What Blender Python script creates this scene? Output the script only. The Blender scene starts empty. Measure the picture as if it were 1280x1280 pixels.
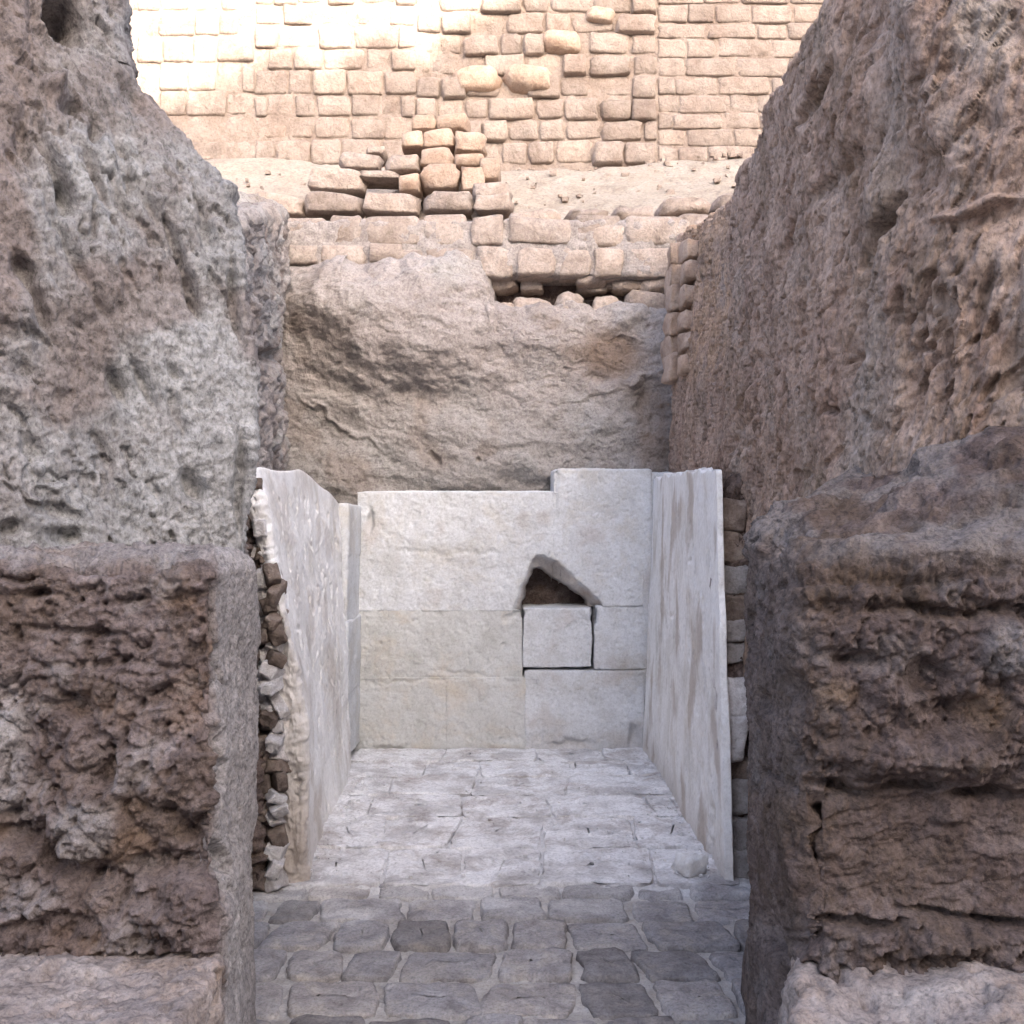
import bpy, math, random
import numpy as np
from mathutils import Vector

S = bpy.context.scene
COL = S.collection
random.seed(7)
RNG = np.random.RandomState(11)

# ------------------------------------------------------------------ camera
F = 1300.0; CX = 640.0; CY = 663.0; EYE = 1.5
cam_d = bpy.data.cameras.new('camera'); cam = bpy.data.objects.new('camera', cam_d); COL.objects.link(cam)
cam.location = (0, 0, EYE); cam.rotation_euler = (math.radians(90), 0, 0)
cam_d.sensor_width = 36; cam_d.lens = F / 1280 * 36; cam_d.shift_y = 23 / 1280.0
cam_d.clip_start = 0.05; cam_d.clip_end = 2000
S.camera = cam
# ------------------------------------------------------------------ sky, sun, exposure
SUN_EL = math.radians(16); SUN_AZ = math.radians(20)      # sun behind the camera, to the right
W = bpy.data.worlds.new('World'); S.world = W; W.use_nodes = True
nt = W.node_tree; nt.nodes.clear()
sky = nt.nodes.new('ShaderNodeTexSky'); sky.sky_type = 'NISHITA'; sky.sun_disc = False
sky.sun_elevation = SUN_EL; sky.sun_rotation = math.pi - SUN_AZ
sky.dust_density = 4.0; sky.air_density = 0.5; sky.ozone_density = 0.5
bg = nt.nodes.new('ShaderNodeBackground'); bg.inputs[1].default_value = 0.15
wo = nt.nodes.new('ShaderNodeOutputWorld')
nt.links.new(sky.outputs[0], bg.inputs[0]); nt.links.new(bg.outputs[0], wo.inputs[0])
sd = bpy.data.lights.new('sun', 'SUN'); sun = bpy.data.objects.new('sun', sd); COL.objects.link(sun)
sd.energy = 2.0; sd.angle = math.radians(0.6); sd.color = (1, 0.9, 0.76)
TO_SUN = Vector((math.cos(SUN_EL) * math.sin(SUN_AZ), -math.cos(SUN_EL) * math.cos(SUN_AZ), math.sin(SUN_EL)))
sun.rotation_euler = TO_SUN.to_track_quat('Z', 'Y').to_euler()
sun.location = (6, -10, 14)
S.view_settings.view_transform = 'Standard'; S.view_settings.look = 'None'
S.view_settings.exposure = 3.0; S.view_settings.gamma = 1
S.view_settings.use_curve_mapping = False
S.cycles.max_bounces = 8; S.cycles.diffuse_bounces = 5

# ------------------------------------------------------------------ noise
_perm = RNG.permutation(512).astype(np.int64); _perm = np.concatenate([_perm, _perm, _perm])
_g = RNG.normal(size=(512, 3)); _g /= np.linalg.norm(_g, axis=1)[:, None]; _g = _g.astype(np.float32)
def pn(p):
    p = p.astype(np.float32)
    i = np.floor(p).astype(np.int64); f = p - i; i &= 511
    w = f * f * f * (f * (f * 6 - 15) + 10); r = 0
    for dx in (0, 1):
        wx = w[:, 0] if dx else 1 - w[:, 0]; a = _perm[(i[:, 0] + dx) & 511]
        for dy in (0, 1):
            wy = w[:, 1] if dy else 1 - w[:, 1]; b = _perm[(a + i[:, 1] + dy) & 511]
            for dz in (0, 1):
                wz = w[:, 2] if dz else 1 - w[:, 2]; c = _perm[(b + i[:, 2] + dz) & 511]
                g = _g[c]
                r = r + wx * wy * wz * (g[:, 0] * (f[:, 0] - dx) + g[:, 1] * (f[:, 1] - dy) + g[:, 2] * (f[:, 2] - dz))
    return r * 1.6
def fbm(p, o=4, gain=0.5):
    a = 1.0; s = 0; k = 1.0
    for q in range(o):
        s = s + a * pn(p * k + 17.3 * q); a *= gain; k *= 2.03
    return s
def ridged(p, o=4, gain=0.55):
    a = 1.0; s = 0; k = 1.0
    for q in range(o):
        s = s + a * (1 - 2.2 * np.abs(pn(p * k + 9.1 * q))); a *= gain; k *= 2.03
    return s
def worley(p):
    """distance to the nearest and second nearest of scattered points, and a random value of the nearest"""
    p = p.astype(np.float32); i = np.floor(p).astype(np.int64); f = p - i
    d1 = np.full(len(p), 9.0, np.float32); d2 = d1.copy(); idv = np.zeros(len(p), np.float32)
    for dx in (-1, 0, 1):
        for dy in (-1, 0, 1):
            for dz in (-1, 0, 1):
                h = _perm[_perm[_perm[(i[:, 0] + dx) & 511] + ((i[:, 1] + dy) & 511)] % 512 + ((i[:, 2] + dz) & 511)] & 511
                o = _g[h] * .38 + .5
                d = (dx + o[:, 0] - f[:, 0]) ** 2 + (dy + o[:, 1] - f[:, 1]) ** 2 + (dz + o[:, 2] - f[:, 2]) ** 2
                c = d < d1
                d2 = np.where(c, d1, np.minimum(d2, d)); idv = np.where(c, h / 512.0, idv); d1 = np.where(c, d, d1)
    return np.sqrt(d1), np.sqrt(d2), idv
def clods(P, sc, warp=.35, seed=0.0):
    """lumps of differing height with creases between them, about -1..1"""
    q = P * sc + seed; q = q + warp * np.stack([fbm(q * .9 + k, 2) for k in (3, 11, 23)], 1)
    a, b, i = worley(q)
    return (1 - a * 1.3) * (.4 + i) - .35 * (1 - sstep(0, .22, b - a))
def sstep(a, b, x):
    t = np.clip((x - a) / (b - a), 0, 1); return t * t * (3 - 2 * t)
def stretch(P, d, k):
    d = np.array(d, float); d /= np.linalg.norm(d)
    return P - (1 - 1.0 / k) * (P @ d)[:, None] * d[None, :]
def pix(P):
    y = np.maximum(P[:, 1], 0.3)
    return CX + F * P[:, 0] / y, CY - F * (P[:, 2] - EYE) / y
def I(px, py, Y):
    return ((px - CX) / F * Y, Y, EYE + (CY - py) / F * Y)
def marks(P, lst, warp=8.0, wsc=9.0):
    """bumps and gashes at measured places on the surface: (px, py, rx, ry, angle, height)"""
    x, y = pix(P)
    x = x + warp * fbm(P * wsc + 3.1, 3); y = y + warp * fbm(P * wsc + 40.7, 3)
    d = np.zeros(len(P))
    for (a, b, rx, ry, ang, h) in lst:
        c, s = math.cos(math.radians(ang)), math.sin(math.radians(ang))
        u = (x - a) * c + (y - b) * s; v = -(x - a) * s + (y - b) * c
        q = (u / rx) ** 2 + (v / ry) ** 2
        d += h * np.exp(-q * q * 0.7 - q * 0.3)
    return d

# ------------------------------------------------------------------ object helpers
def props(o, label=None, cat=None, group=None, kind=None):
    if label: o['label'] = label; o['kind'] = 'thing'
    if cat: o['category'] = cat
    if group: o['group'] = group
    if kind: o['kind'] = kind
    return o
def link(name, data, mat=None, parent=None, smooth=True):
    o = bpy.data.objects.new(name, data); COL.objects.link(o)
    if mat and data and not data.materials: data.materials.append(mat)
    if parent: o.parent = parent
    return o
def empty(name, loc, label, cat, group=None):
    o = bpy.data.objects.new(name, None); COL.objects.link(o); o.location = loc; o.empty_display_size = 0.2
    return props(o, label, cat, group)
def mesh_from(name, V, Q, attrs=None, smooth=True):
    me = bpy.data.meshes.new(name)
    V = np.asarray(V, np.float32); Q = np.asarray(Q, np.int32)
    me.vertices.add(len(V)); me.vertices.foreach_set('co', V.ravel())
    n = Q.shape[1]
    me.loops.add(Q.size); me.loops.foreach_set('vertex_index', Q.ravel())
    me.polygons.add(len(Q)); me.polygons.foreach_set('loop_start', np.arange(0, Q.size, n, dtype=np.int32))
    me.update(calc_edges=True)
    me.polygons.foreach_set('use_smooth', np.full(len(Q), smooth))
    for k, a in (attrs or {}).items():
        at = me.attributes.new(k, 'FLOAT', 'POINT'); at.data.foreach_set('value', np.asarray(a, np.float32))
    me.validate(); me.update()
    return me
def loft(net, un, vn, closed=True, smooth=2):
    """net: rows x columns of 3D control points -> dense grid"""
    net = np.array(net, float); R, C, _ = net.shape
    cols = []
    for c in range(C if closed else C - 1):
        a = net[:, c]; b = net[:, (c + 1) % C]; n = un[c]
        for k in range(n): cols.append(a + (b - a) * (k / n))
    if not closed: cols.append(net[:, -1])
    G = np.stack(cols, 1)
    rows = []
    for r in range(R - 1):
        n = vn[r]
        for k in range(n): rows.append(G[r] + (G[r + 1] - G[r]) * (k / n))
    rows.append(G[-1]); G = np.stack(rows, 0)
    for _ in range(smooth):
        if closed: G = 0.5 * G + 0.25 * (np.roll(G, 1, 1) + np.roll(G, -1, 1))
        else: G[:, 1:-1] = 0.5 * G[:, 1:-1] + 0.25 * (G[:, :-2] + G[:, 2:])
        G[1:-1] = 0.5 * G[1:-1] + 0.25 * (G[:-2] + G[2:])
    return G
def normals(G, closed=True):
    if closed: du = np.roll(G, -1, 1) - np.roll(G, 1, 1)
    else: du = np.gradient(G, axis=1)
    dv = np.gradient(G, axis=0)
    n = np.cross(du, dv); n /= (np.linalg.norm(n, axis=2)[..., None] + 1e-9)
    return n
def solid(name, G, disp, mat, parent=None, closed=True, carve=None):
    """displace a dense grid along its normals and link it"""
    R, C, _ = G.shape; N = normals(G, closed)
    P = G.reshape(-1, 3); n = N.reshape(-1, 3)
    res = disp(P, n); attrs = {}
    if isinstance(res, tuple): d, attrs = res
    else: d = res
    V = P + n * d[:, None]
    if carve is not None: V = carve(P, V)
    cs = C if closed else C - 1
    r, c = np.meshgrid(np.arange(R - 1), np.arange(cs), indexing='ij')
    c1 = (c + 1) % C
    Q = np.stack([r * C + c, r * C + c1, (r + 1) * C + c1, (r + 1) * C + c], -1).reshape(-1, 4)
    return link(name, mesh_from(name, V, Q, attrs), mat, parent)
def block_net(corners, zrows, drop_bottom=True):
    """corners: function z-fraction -> 4+ (x,y,z) points counter-clockwise seen from above; capped top and bottom"""
    rows = [corners(f) for f in zrows]
    def mid(row):
        m = np.mean(np.array(row), 0); return [tuple(m + (np.array(p) - m) * 0.02) for p in row]
    return [mid(rows[0])] + rows + [mid(rows[-1])]

# ------------------------------------------------------------------ materials
def node(nt, t, **kw):
    n = nt.nodes.new(t)
    for k, v in kw.items(): setattr(n, k, v)
    return n
def material(name, stops, scale=6.0, bump=0.02, bscale=60.0, rough=0.95, vary=0.0, dark=0.0, dirt=None, dirt_at=(0.5, 0.7), dirt_scale=3.0,
             attr=None, attr_col=None, stain=None, stretchz=1.0, grain=0.12, mottle=0.0, mscale=24):
    m = bpy.data.materials.new(name); m.use_nodes = True; t = m.node_tree; L = t.links.new
    b = t.nodes['Principled BSDF']; b.inputs['Roughness'].default_value = rough
    b.inputs['Specular IOR Level'].default_value = 0.15
    geo = node(t, 'ShaderNodeNewGeometry'); mp = node(t, 'ShaderNodeMapping'); L(geo.outputs['Position'], mp.inputs['Vector'])
    mp.inputs['Scale'].default_value = (1, 1, stretchz)
    def noise(sc, det=6, rg=0.6, dist=0.0):
        n = node(t, 'ShaderNodeTexNoise'); n.inputs['Scale'].default_value = sc; n.inputs['Detail'].default_value = det
        n.inputs['Roughness'].default_value = rg; n.inputs['Distortion'].default_value = dist
        L(mp.outputs[0], n.inputs['Vector']); return n.outputs['Fac']
    def ramp(fac, st):
        r = node(t, 'ShaderNodeValToRGB'); L(fac, r.inputs[0]); e = r.color_ramp.elements
        while len(e) < len(st): e.new(0.5)
        for q, (p, c) in enumerate(st): e[q].position = p; e[q].color = (*c, 1) if len(c) == 3 else c
        return r.outputs[0]
    def mix(fac, a, b_, mode='MIX'):
        x = node(t, 'ShaderNodeMix', data_type='RGBA', blend_type=mode)
        if isinstance(fac, float): x.inputs[0].default_value = fac
        else: L(fac, x.inputs[0])
        for q, v in ((6, a), (7, b_)):
            if isinstance(v, tuple): x.inputs[q].default_value = (*v, 1)
            else: L(v, x.inputs[q])
        return x.outputs[2]
    k = len(stops)
    col = ramp(noise(scale, 8, 0.65, 0.4), [(0.32 + 0.36 * q / max(1, k - 1), c) for q, c in enumerate(stops)])
    if dirt: 
        f = ramp(noise(dirt_scale, 8, 0.7, 0.6), [(dirt_at[0], (0, 0, 0)), (dirt_at[1], (1, 1, 1))])
        col = mix(f, col, dirt)
    if attr:
        a = node(t, 'ShaderNodeAttribute', attribute_name=attr)
        col = mix(a.outputs['Fac'], col, attr_col)
    if stain:
        a = node(t, 'ShaderNodeAttribute', attribute_name=stain[0])
        col = mix(a.outputs['Fac'], col, stain[1])
    # mineral grain
    g = ramp(noise(bscale * 1.7, 4, 0.7), [(0.3, (1 - 2.2 * grain,) * 3), (0.5, (1, 1, 1)), (0.72, (1 + grain,) * 3)])
    col = mix(1.0, col, g, 'MULTIPLY')
    if mottle:
        g = ramp(noise(mscale, 8, 0.78, 0.5), [(0.34, (1 - mottle * 1.5,) * 3), (0.47, (1 - mottle * .25,) * 3), (0.56, (1.0, 1.0, 1.0)), (0.68, (1 + mottle * .7,) * 3)])
        col = mix(1.0, col, g, 'MULTIPLY')
    if vary:
        oi = node(t, 'ShaderNodeObjectInfo')
        v = ramp(oi.outputs['Random'], [(0, (1 - vary, 1 - vary * 1.05, 1 - vary * 1.1)), (0.5, (1, 1, 1)), (1, (1 + vary * .4, 1 + vary * 0.3, 1 + vary * .15))])
        col = mix(1.0, col, v, 'MULTIPLY')
    L(col, b.inputs['Base Color'])
    b1 = node(t, 'ShaderNodeBump'); b1.inputs['Strength'].default_value = 1.0; b1.inputs['Distance'].default_value = bump
    L(noise(bscale, 6, 0.7), b1.inputs['Height'])
    b2 = node(t, 'ShaderNodeBump'); b2.inputs['Strength'].default_value = 1.0; b2.inputs['Distance'].default_value = bump * 2.5
    L(noise(bscale * 0.3, 5, 0.65, 0.5), b2.inputs['Height']); L(b1.outputs[0], b2.inputs['Normal'])
    L(b2.outputs[0], b.inputs['Normal'])
    return m
M = {}
M['grey_plaster'] = material('grey_mud_plaster', [(.24, .232, .228), (.32, .312, .305), (.375, .367, .36)], 5, .006, 55, dirt=(.21, .185, .175), dirt_at=(.5, .68), dirt_scale=2.2, attr='brown', attr_col=(.21, .168, .15), grain=.24, mottle=.38, mscale=26, stretchz=.7)
M['pink_earth'] = material('pinkish_earth', [(.235, .158, .125), (.355, .258, .205), (.44, .335, .275)], 5, .006, 55, dirt=(.23, .17, .125), dirt_at=(.5, .7), attr='grey', attr_col=(.34, .29, .25), stain=('orange', (.46, .31, .20)), grain=.2, mottle=.38, mscale=26, stretchz=.5)
M['brown_earth'] = material('brown_earth', [(.095, .07, .064), (.165, .126, .115), (.26, .213, .198)], 7, .007, 60, dirt=(.14, .10, .075), dirt_at=(.45, .7), attr='grey', attr_col=(.34, .31, .295), stain=('orange', (.26, .16, .09)), grain=.22, mottle=.4, mscale=22)
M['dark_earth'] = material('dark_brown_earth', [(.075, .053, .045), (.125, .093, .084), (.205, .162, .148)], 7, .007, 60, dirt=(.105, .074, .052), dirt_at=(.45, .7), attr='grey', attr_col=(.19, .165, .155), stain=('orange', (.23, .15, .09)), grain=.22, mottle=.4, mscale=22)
M['bank_earth'] = material('bank_earth', [(.235, .20, .185), (.315, .28, .265), (.375, .345, .33)], 3, .008, 40, dirt=(.26, .225, .21), dirt_at=(.45, .7), attr='grey', attr_col=(.30, .288, .28), stain=('brown', (.19, .14, .11)), grain=.18, mottle=.22, mscale=16)
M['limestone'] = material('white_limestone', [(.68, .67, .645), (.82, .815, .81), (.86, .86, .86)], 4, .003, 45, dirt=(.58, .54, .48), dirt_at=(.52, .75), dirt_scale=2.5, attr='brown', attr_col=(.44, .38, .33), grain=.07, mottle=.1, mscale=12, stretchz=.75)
M['limestone_back'] = material('white_limestone_blocks', [(.48, .485, .485), (.585, .60, .62), (.63, .65, .68)], 4, .003, 45, mottle=.07, dirt=(.50, .475, .43), dirt_at=(.52, .75), dirt_scale=2.5, attr='brown', attr_col=(.36, .29, .24), grain=.09)  # same limestone, darkened and cooled to offset the stronger warm light at the back
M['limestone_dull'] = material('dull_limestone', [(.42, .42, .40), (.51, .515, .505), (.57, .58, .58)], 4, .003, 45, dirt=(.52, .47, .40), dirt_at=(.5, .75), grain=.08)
M['paving'] = material('worn_limestone_paving', [(.52, .505, .50), (.75, .745, .75), (.83, .83, .84)], 5, .005, 38, dirt=(.42, .38, .36), dirt_at=(.5, .68), dirt_scale=4, vary=.05, grain=.14, mottle=.16, mscale=14, attr='soil', attr_col=(.36, .34, .335))
M['floor_brick'] = material('grey_floor_brick', [(.22, .205, .205), (.32, .305, .31), (.39, .38, .385)], 9, .005, 60, vary=.34, dirt=(.43, .40, .37), dirt_at=(.5, .68), dirt_scale=7, grain=.16, mottle=.15, attr='white', attr_col=(.58, .57, .57))
M['floor_bed'] = material('floor_mortar', [(.34, .31, .28), (.44, .415, .39), (.53, .51, .49)], 8, .006, 60, attr='white', attr_col=(.68, .67, .665))
M['brick'] = material('tan_mudbrick', [(.215, .165, .14), (.275, .225, .195), (.315, .265, .235)], 4, .010, 30, vary=.18, grain=.1, mottle=.2, mscale=12)
M['brick_bed'] = material('tan_mud_mortar', [(.19, .145, .12), (.25, .20, .17), (.29, .245, .215)], 4, .012, 25)
M['brick_greyish'] = material('greyish_mudbrick', [(.25, .20, .17), (.34, .28, .245), (.40, .345, .31)], 5, .010, 32, vary=.2, grain=.12, mottle=.2, mscale=12)  # mudbrick tone for the low wall and the lower pile
M['orange_brick'] = material('orange_mudbrick', [(.30, .21, .16), (.39, .295, .235), (.44, .35, .29)], 8, .008, 40, vary=.15)
M['sand'] = material('pale_sand', [(.25, .212, .18), (.30, .262, .225), (.33, .292, .258)], 5, .012, 24, mottle=.12, mscale=9, grain=.14)
M['stone_dark'] = material('dark_rubble_stone', [(.13, .10, .085), (.22, .175, .15), (.30, .26, .23)], 14, .006, 60, vary=.3)
M['stone_pale'] = material('pale_rubble_stone', [(.40, .37, .36), (.58, .56, .56), (.70, .69, .70)], 14, .006, 60, vary=.2)
M['ledge'] = material('pale_ledge_earth', [(.23, .185, .16), (.315, .262, .235), (.385, .335, .305)], 6, .006, 50, dirt=(.33, .24, .18), dirt_at=(.5, .7), dirt_scale=4, grain=.2, mottle=.3)
M['ground'] = material('dusty_ground', [(.30, .25, .20), (.36, .30, .25), (.42, .36, .30)], 1.5, .01, 12)

# ------------------------------------------------------------------ brick and stone pieces
def piece_mesh(name, seed, seg=(4, 2, 3), n=7.0, amp=0.10, freq=1.4):
    vs = {}; V = []; Q = []
    def vid(i, j, k):
        key = (i, j, k)
        if key not in vs:
            vs[key] = len(V); V.append((2 * i / seg[0] - 1, 2 * j / seg[1] - 1, 2 * k / seg[2] - 1))
        return vs[key]
    sx, sy, sz = seg
    for i in range(sx):
        for k in range(sz):
            Q.append((vid(i, 0, k), vid(i + 1, 0, k), vid(i + 1, 0, k + 1), vid(i, 0, k + 1)))
            Q.append((vid(i + 1, sy, k), vid(i, sy, k), vid(i, sy, k + 1), vid(i + 1, sy, k + 1)))
        for j in range(sy):
            Q.append((vid(i, j, sz), vid(i + 1, j, sz), vid(i + 1, j + 1, sz), vid(i, j + 1, sz)))
            Q.append((vid(i, j + 1, 0), vid(i + 1, j + 1, 0), vid(i + 1, j, 0), vid(i, j, 0)))
    for j in range(sy):
        for k in range(sz):
            Q.append((vid(0, j + 1, k), vid(0, j, k), vid(0, j, k + 1), vid(0, j + 1, k + 1)))
            Q.append((vid(sx, j, k), vid(sx, j + 1, k), vid(sx, j + 1, k + 1), vid(sx, j, k + 1)))
    P = np.array(V); e = np.sign(P) * np.abs(P) ** (0.8 if n < 6 else 0.42)
    L = (np.abs(e) ** n).sum(1) ** (1 / n); P = e / L[:, None]
    P = P * (1 + amp * fbm(P * freq + seed * 7.7, 3)[:, None]) + amp * .5 * np.stack([fbm(P * freq + seed * 3.3 + q * 11, 2) for q in range(3)], 1)
    return mesh_from(name, P * 0.5, Q)
BR = {}
def bricks_of(matkey, count=8, **kw):
    key = (matkey, tuple(sorted(kw.items())))
    if key not in BR:
        BR[key] = []
        for q in range(count):
            me = piece_mesh('brick_piece', q + len(BR) * 31, seg=(5, 2, 4), **kw); me.materials.append(M[matkey]); BR[key].append(me)
    return random.choice(BR[key])
def piece(name, me, loc, size, parent=None, rz=0.0, ry=0.0, rx=0.0):
    o = bpy.data.objects.new(name, me); COL.objects.link(o)
    if parent:
        o.parent = parent; loc = Vector(loc) - parent.location
    o.location = loc; o.scale = size; o.rotation_euler = (rx, ry, rz)
    return o
def px_piece(name, me, x0, y0, x1, y1, Y, depth, parent, jit=.01, tilt=.03):
    a = I(x0, y1, Y); b = I(x1, y0, Y)
    return piece(name, me, ((a[0] + b[0]) / 2, Y + depth / 2 + random.uniform(-jit, jit), (a[2] + b[2]) / 2),
                 (b[0] - a[0], depth, b[2] - a[2]), parent, random.uniform(-tilt, tilt), random.uniform(-tilt, tilt), random.uniform(-tilt, tilt))

# ================================================================== SETTING
G = loft([[(-400, -400, -.08), (400, -400, -.08)], [(-400, 400, -.08), (400, 400, -.08)]], [8], [8], closed=False, smooth=0)
g = solid('ground', G, lambda P, n: np.zeros(len(P)), M['ground'], closed=False); props(g, kind='structure')

# ---- floor bed of the passage and the chamber
G = loft([[(-1.4, .3, -.022), (1.4, .3, -.022)], [(-1.4, 7.3, -.022), (1.4, 7.3, -.022)]], [160], [420], closed=False, smooth=0)
floor = solid('floor', G, lambda P, n: (.008 * fbm(P * 9, 4) + .004 * fbm(P * 50, 2) + np.where(P[:, 1] > 4.34, .026, .004), {'white': sstep(4.1, 4.5, P[:, 1] + .15 * fbm(P * 5, 2))}), M['floor_bed'], closed=False); props(floor, kind='structure')
floor_par = floor

def paver(x0, x1, y0, y1, top, mat, name, seed, n=16, amp=.006, edge=.014, skew=.0, thick=.07):
    """one flat stone or brick: rounded worn slab with an uneven outline"""
    me_n = max(4, int((x1 - x0) / .035)), max(3, int((y1 - y0) / .035))
    cx, cy = (x0 + x1) / 2, (y0 + y1) / 2
    ring = [(x0, y0), (x1, y0), (x1, y1), (x0, y1)]
    def row(ins, z): return [(cx + (x - cx) * (1 - ins / (x1 - x0) * 2) + skew * (y - cy), cy + (y - cy) * (1 - ins / (y1 - y0) * 2), z) for x, y in ring]
    G = loft([row(0, top - thick), row(0, top - edge), row(edge * .5, top - edge * .2), row(edge * 1.4, top), row(min(x1 - x0, y1 - y0) * .25, top + .002), row(min(x1 - x0, y1 - y0) * .49, top + .003)],
             [me_n[0], me_n[1], me_n[0], me_n[1]], [1, 1, 2, 4, 4], smooth=1)
    def d(P, nn):
        w = sstep(3.95, 4.55, P[:, 1] + .42 * fbm(P * 4 + 2, 4) + .12 * fbm(P * 18, 2))
        dd = amp * 1.1 * fbm(P * 9 + 3, 4) + amp * .5 * fbm(P * 24 + seed, 3) + np.where(P[:, 2] < top - .002, (.009 if thick > .071 else .014) * fbm(P * 10 + seed, 2), 0)
        return dd, {'white': w, 'soil': np.clip(1 - sstep(3.95, 4.6, P[:, 1] + .42 * fbm(P * 4 + 2, 4) + .12 * fbm(P * 18, 2)) + .5 * sstep(.3, .6, fbm(P * 3 + 30, 4)), 0, 1)}
    return solid(name, G, d, mat, floor_par)
def row_widths(x0, x1, w, jit):
    xs = [x0]
    while xs[-1] < x1: xs.append(xs[-1] + w * random.uniform(1 - jit, 1 + jit))
    return xs
# mudbrick rows of the passage (nearest first)
y = 2.46; rr = 0
while y < 4.30:
    dpt = random.uniform(.235, .275)
    xs = row_widths(-1.05 - random.uniform(0, .2), .95, .265, .3)
    for q in range(len(xs) - 1):
        gj = random.uniform(.005, .010); paver(xs[q] + gj, xs[q + 1] - gj, y + gj, y + dpt - gj, random.uniform(-.006, .012), M['floor_brick'], 'brick', rr * 13 + q, amp=.008, edge=.014, skew=random.uniform(-.2, .2))
    y += dpt; rr += 1
# limestone paving of the chamber
rowsY = [4.36, 4.86, 5.38, 5.82, 6.25, 6.66, 7.03]
cutsX = [[-1.0, -.56, -.22, .13, .62, .98], [-1.0, -.62, -.28, .15, .60, .98], [-1.0, -.76, -.27, .20, .74, 1.0], [-1.02, -.70, -.22, .32, 1.0],
         [-1.02, -.54, -.20, .38, .72, 1.0], [-1.05, -.45, .16, .60, 1.0]]
for r in range(6):
    for q in range(len(cutsX[r]) - 1):
        paver(cutsX[r][q] + .002, cutsX[r][q + 1] - .002, rowsY[r] + .002, rowsY[r + 1] - .002, .018 + .002 * r + random.uniform(-.004, .006), M['paving'], 'paving_stone', r * 17 + q, amp=.009, edge=.007, skew=random.uniform(-.12, .12), thick=.072)

# ================================================================== LEFT TALL WALL
sil = [(1480, 310), (1100, 312), (860, 311), (700, 310), (590, 312), (470, 318), (400, 309), (330, 299), (262, 289), (232, 285), (210, 272), (186, 240), (163, 216), (140, 190), (118, 166), (92, 143), (40, 140), (0, 141), (-60, 120), (-200, 60)]
net = []
for (py, px) in sil:
    x, yy, z = I(px, py, 3.0)
    lean = max(0, (300 - py)) / 300.0
    net.append([(-5.0, 2.2 + .3 * lean, z), (-1.75, 2.42 + .25 * lean, z), (-1.32, 2.62 + .2 * lean, z), ((x - 1.32) / 2 - .02, 2.82 + .1 * lean, z), (x, 3.0, z), (x - .08, 3.25, z), (-1.5, 3.9, z), (-5.0, 4.2, z)])
top = [(p[0] * .97 - .1, 3.2, net[-1][0][2] + .06) for p in net[-1]]
net.append(top)
zs = [row[4][2] for row in net]
vn = [max(1, int(round(abs(zs[i + 1] - zs[i]) / .0052))) for i in range(len(zs) - 2)] + [12]
vn[0] = 20; vn[1] = 60
G = loft(net, [12, 70, 70, 70, 22, 20, 6, 6], vn, smooth=3)
def d_lw(P, n):
    q = stretch(P, (.42, .15, -.9), 2.6)
    w = P + .05 * np.stack([fbm(P * 4 + s, 3) for s in (1, 7, 13)], 1)
    d = .030 * fbm(P * 2.2, 3) + .005 * ridged(stretch(w, (.42, .1, -.9), 2.0) * 10, 4) + .0065 * fbm(P * 34, 4, .55)
    d += .008 * clods(stretch(P, (.42, .1, -.9), 2.2), 14) + .0045 * clods(P, 46, seed=5)
    rough = sstep(-.25, .35, fbm(P * 2.6 + 5, 3))
    d -= .015 * sstep(.25, .5, fbm(stretch(w, (.42, .1, -.9), 2.6) * 26 + 2, 3)) * (0.2 + rough)
    px, py = pix(P)
    upleft = sstep(330, 150, px + .35 * py) 
    d += upleft * .022 * ridged(q * 6 + 4, 4)
    d += marks(P, [(78, 30, 17, 34, -25, -.16), (85, 142, 13, 10, 0, -.06), (117, 172, 11, 12, 0, -.04), (80, 250, 9, 22, -10, -.06), (30, 345, 9, 34, -25, -.06), (50, 392, 9, 24, -20, -.05),
                   (240, 365, 8, 40, -22, -.055), (257, 290, 9, 28, -8, -.03), (150, 255, 10, 40, -25, -.03), (293, 380, 7, 50, -10, -.045), (146, 482, 8, 26, -25, -.05), (242, 610, 14, 20, -40, -.06), (300, 610, 8, 60, 0, -.05),
                   (15, 462, 22, 14, 30, -.03), (218, 465, 12, 6, 30, -.025), (70, 640, 30, 9, 10, -.03), (200, 420, 60, 50, 0, .02), (110, 340, 50, 50, 0, .018), (285, 238, 10, 14, 0, .02),
                   (10, 660, 14, 10, 0, -.05), (80, 670, 22, 12, 0, -.04), (155, 215, 9, 35, -20, -.035), (185, 260, 7, 35, -25, -.03), (60, 115, 16, 10, 20, .04), (60, 200, 8, 50, -25, -.05), (120, 230, 7, 40, -22, -.04), (215, 300, 7, 36, -22, -.045), (95, 330, 8, 60, -28, -.04), (180, 480, 7, 36, -30, -.035), (40, 560, 12, 20, -30, -.04), (130, 560, 9, 26, -20, -.03), (225, 520, 7, 30, -18, -.03), (160, 130, 10, 26, -40, -.04), (30, 180, 12, 40, -15, -.05)], warp=5)
    brown = np.clip(sstep(.05, .5, fbm(P * 2.2 + 9, 4)) * .7 + .8 * sstep(150, 40, px + .3 * py) + .3 * sstep(60, 0, px), 0, .9)
    return d, {'brown': brown}
o = solid('earth_wall', G, d_lw, M['grey_plaster'])
props(o, 'tall leaning grey plastered mud wall filling the upper left of the view', 'wall')

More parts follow.
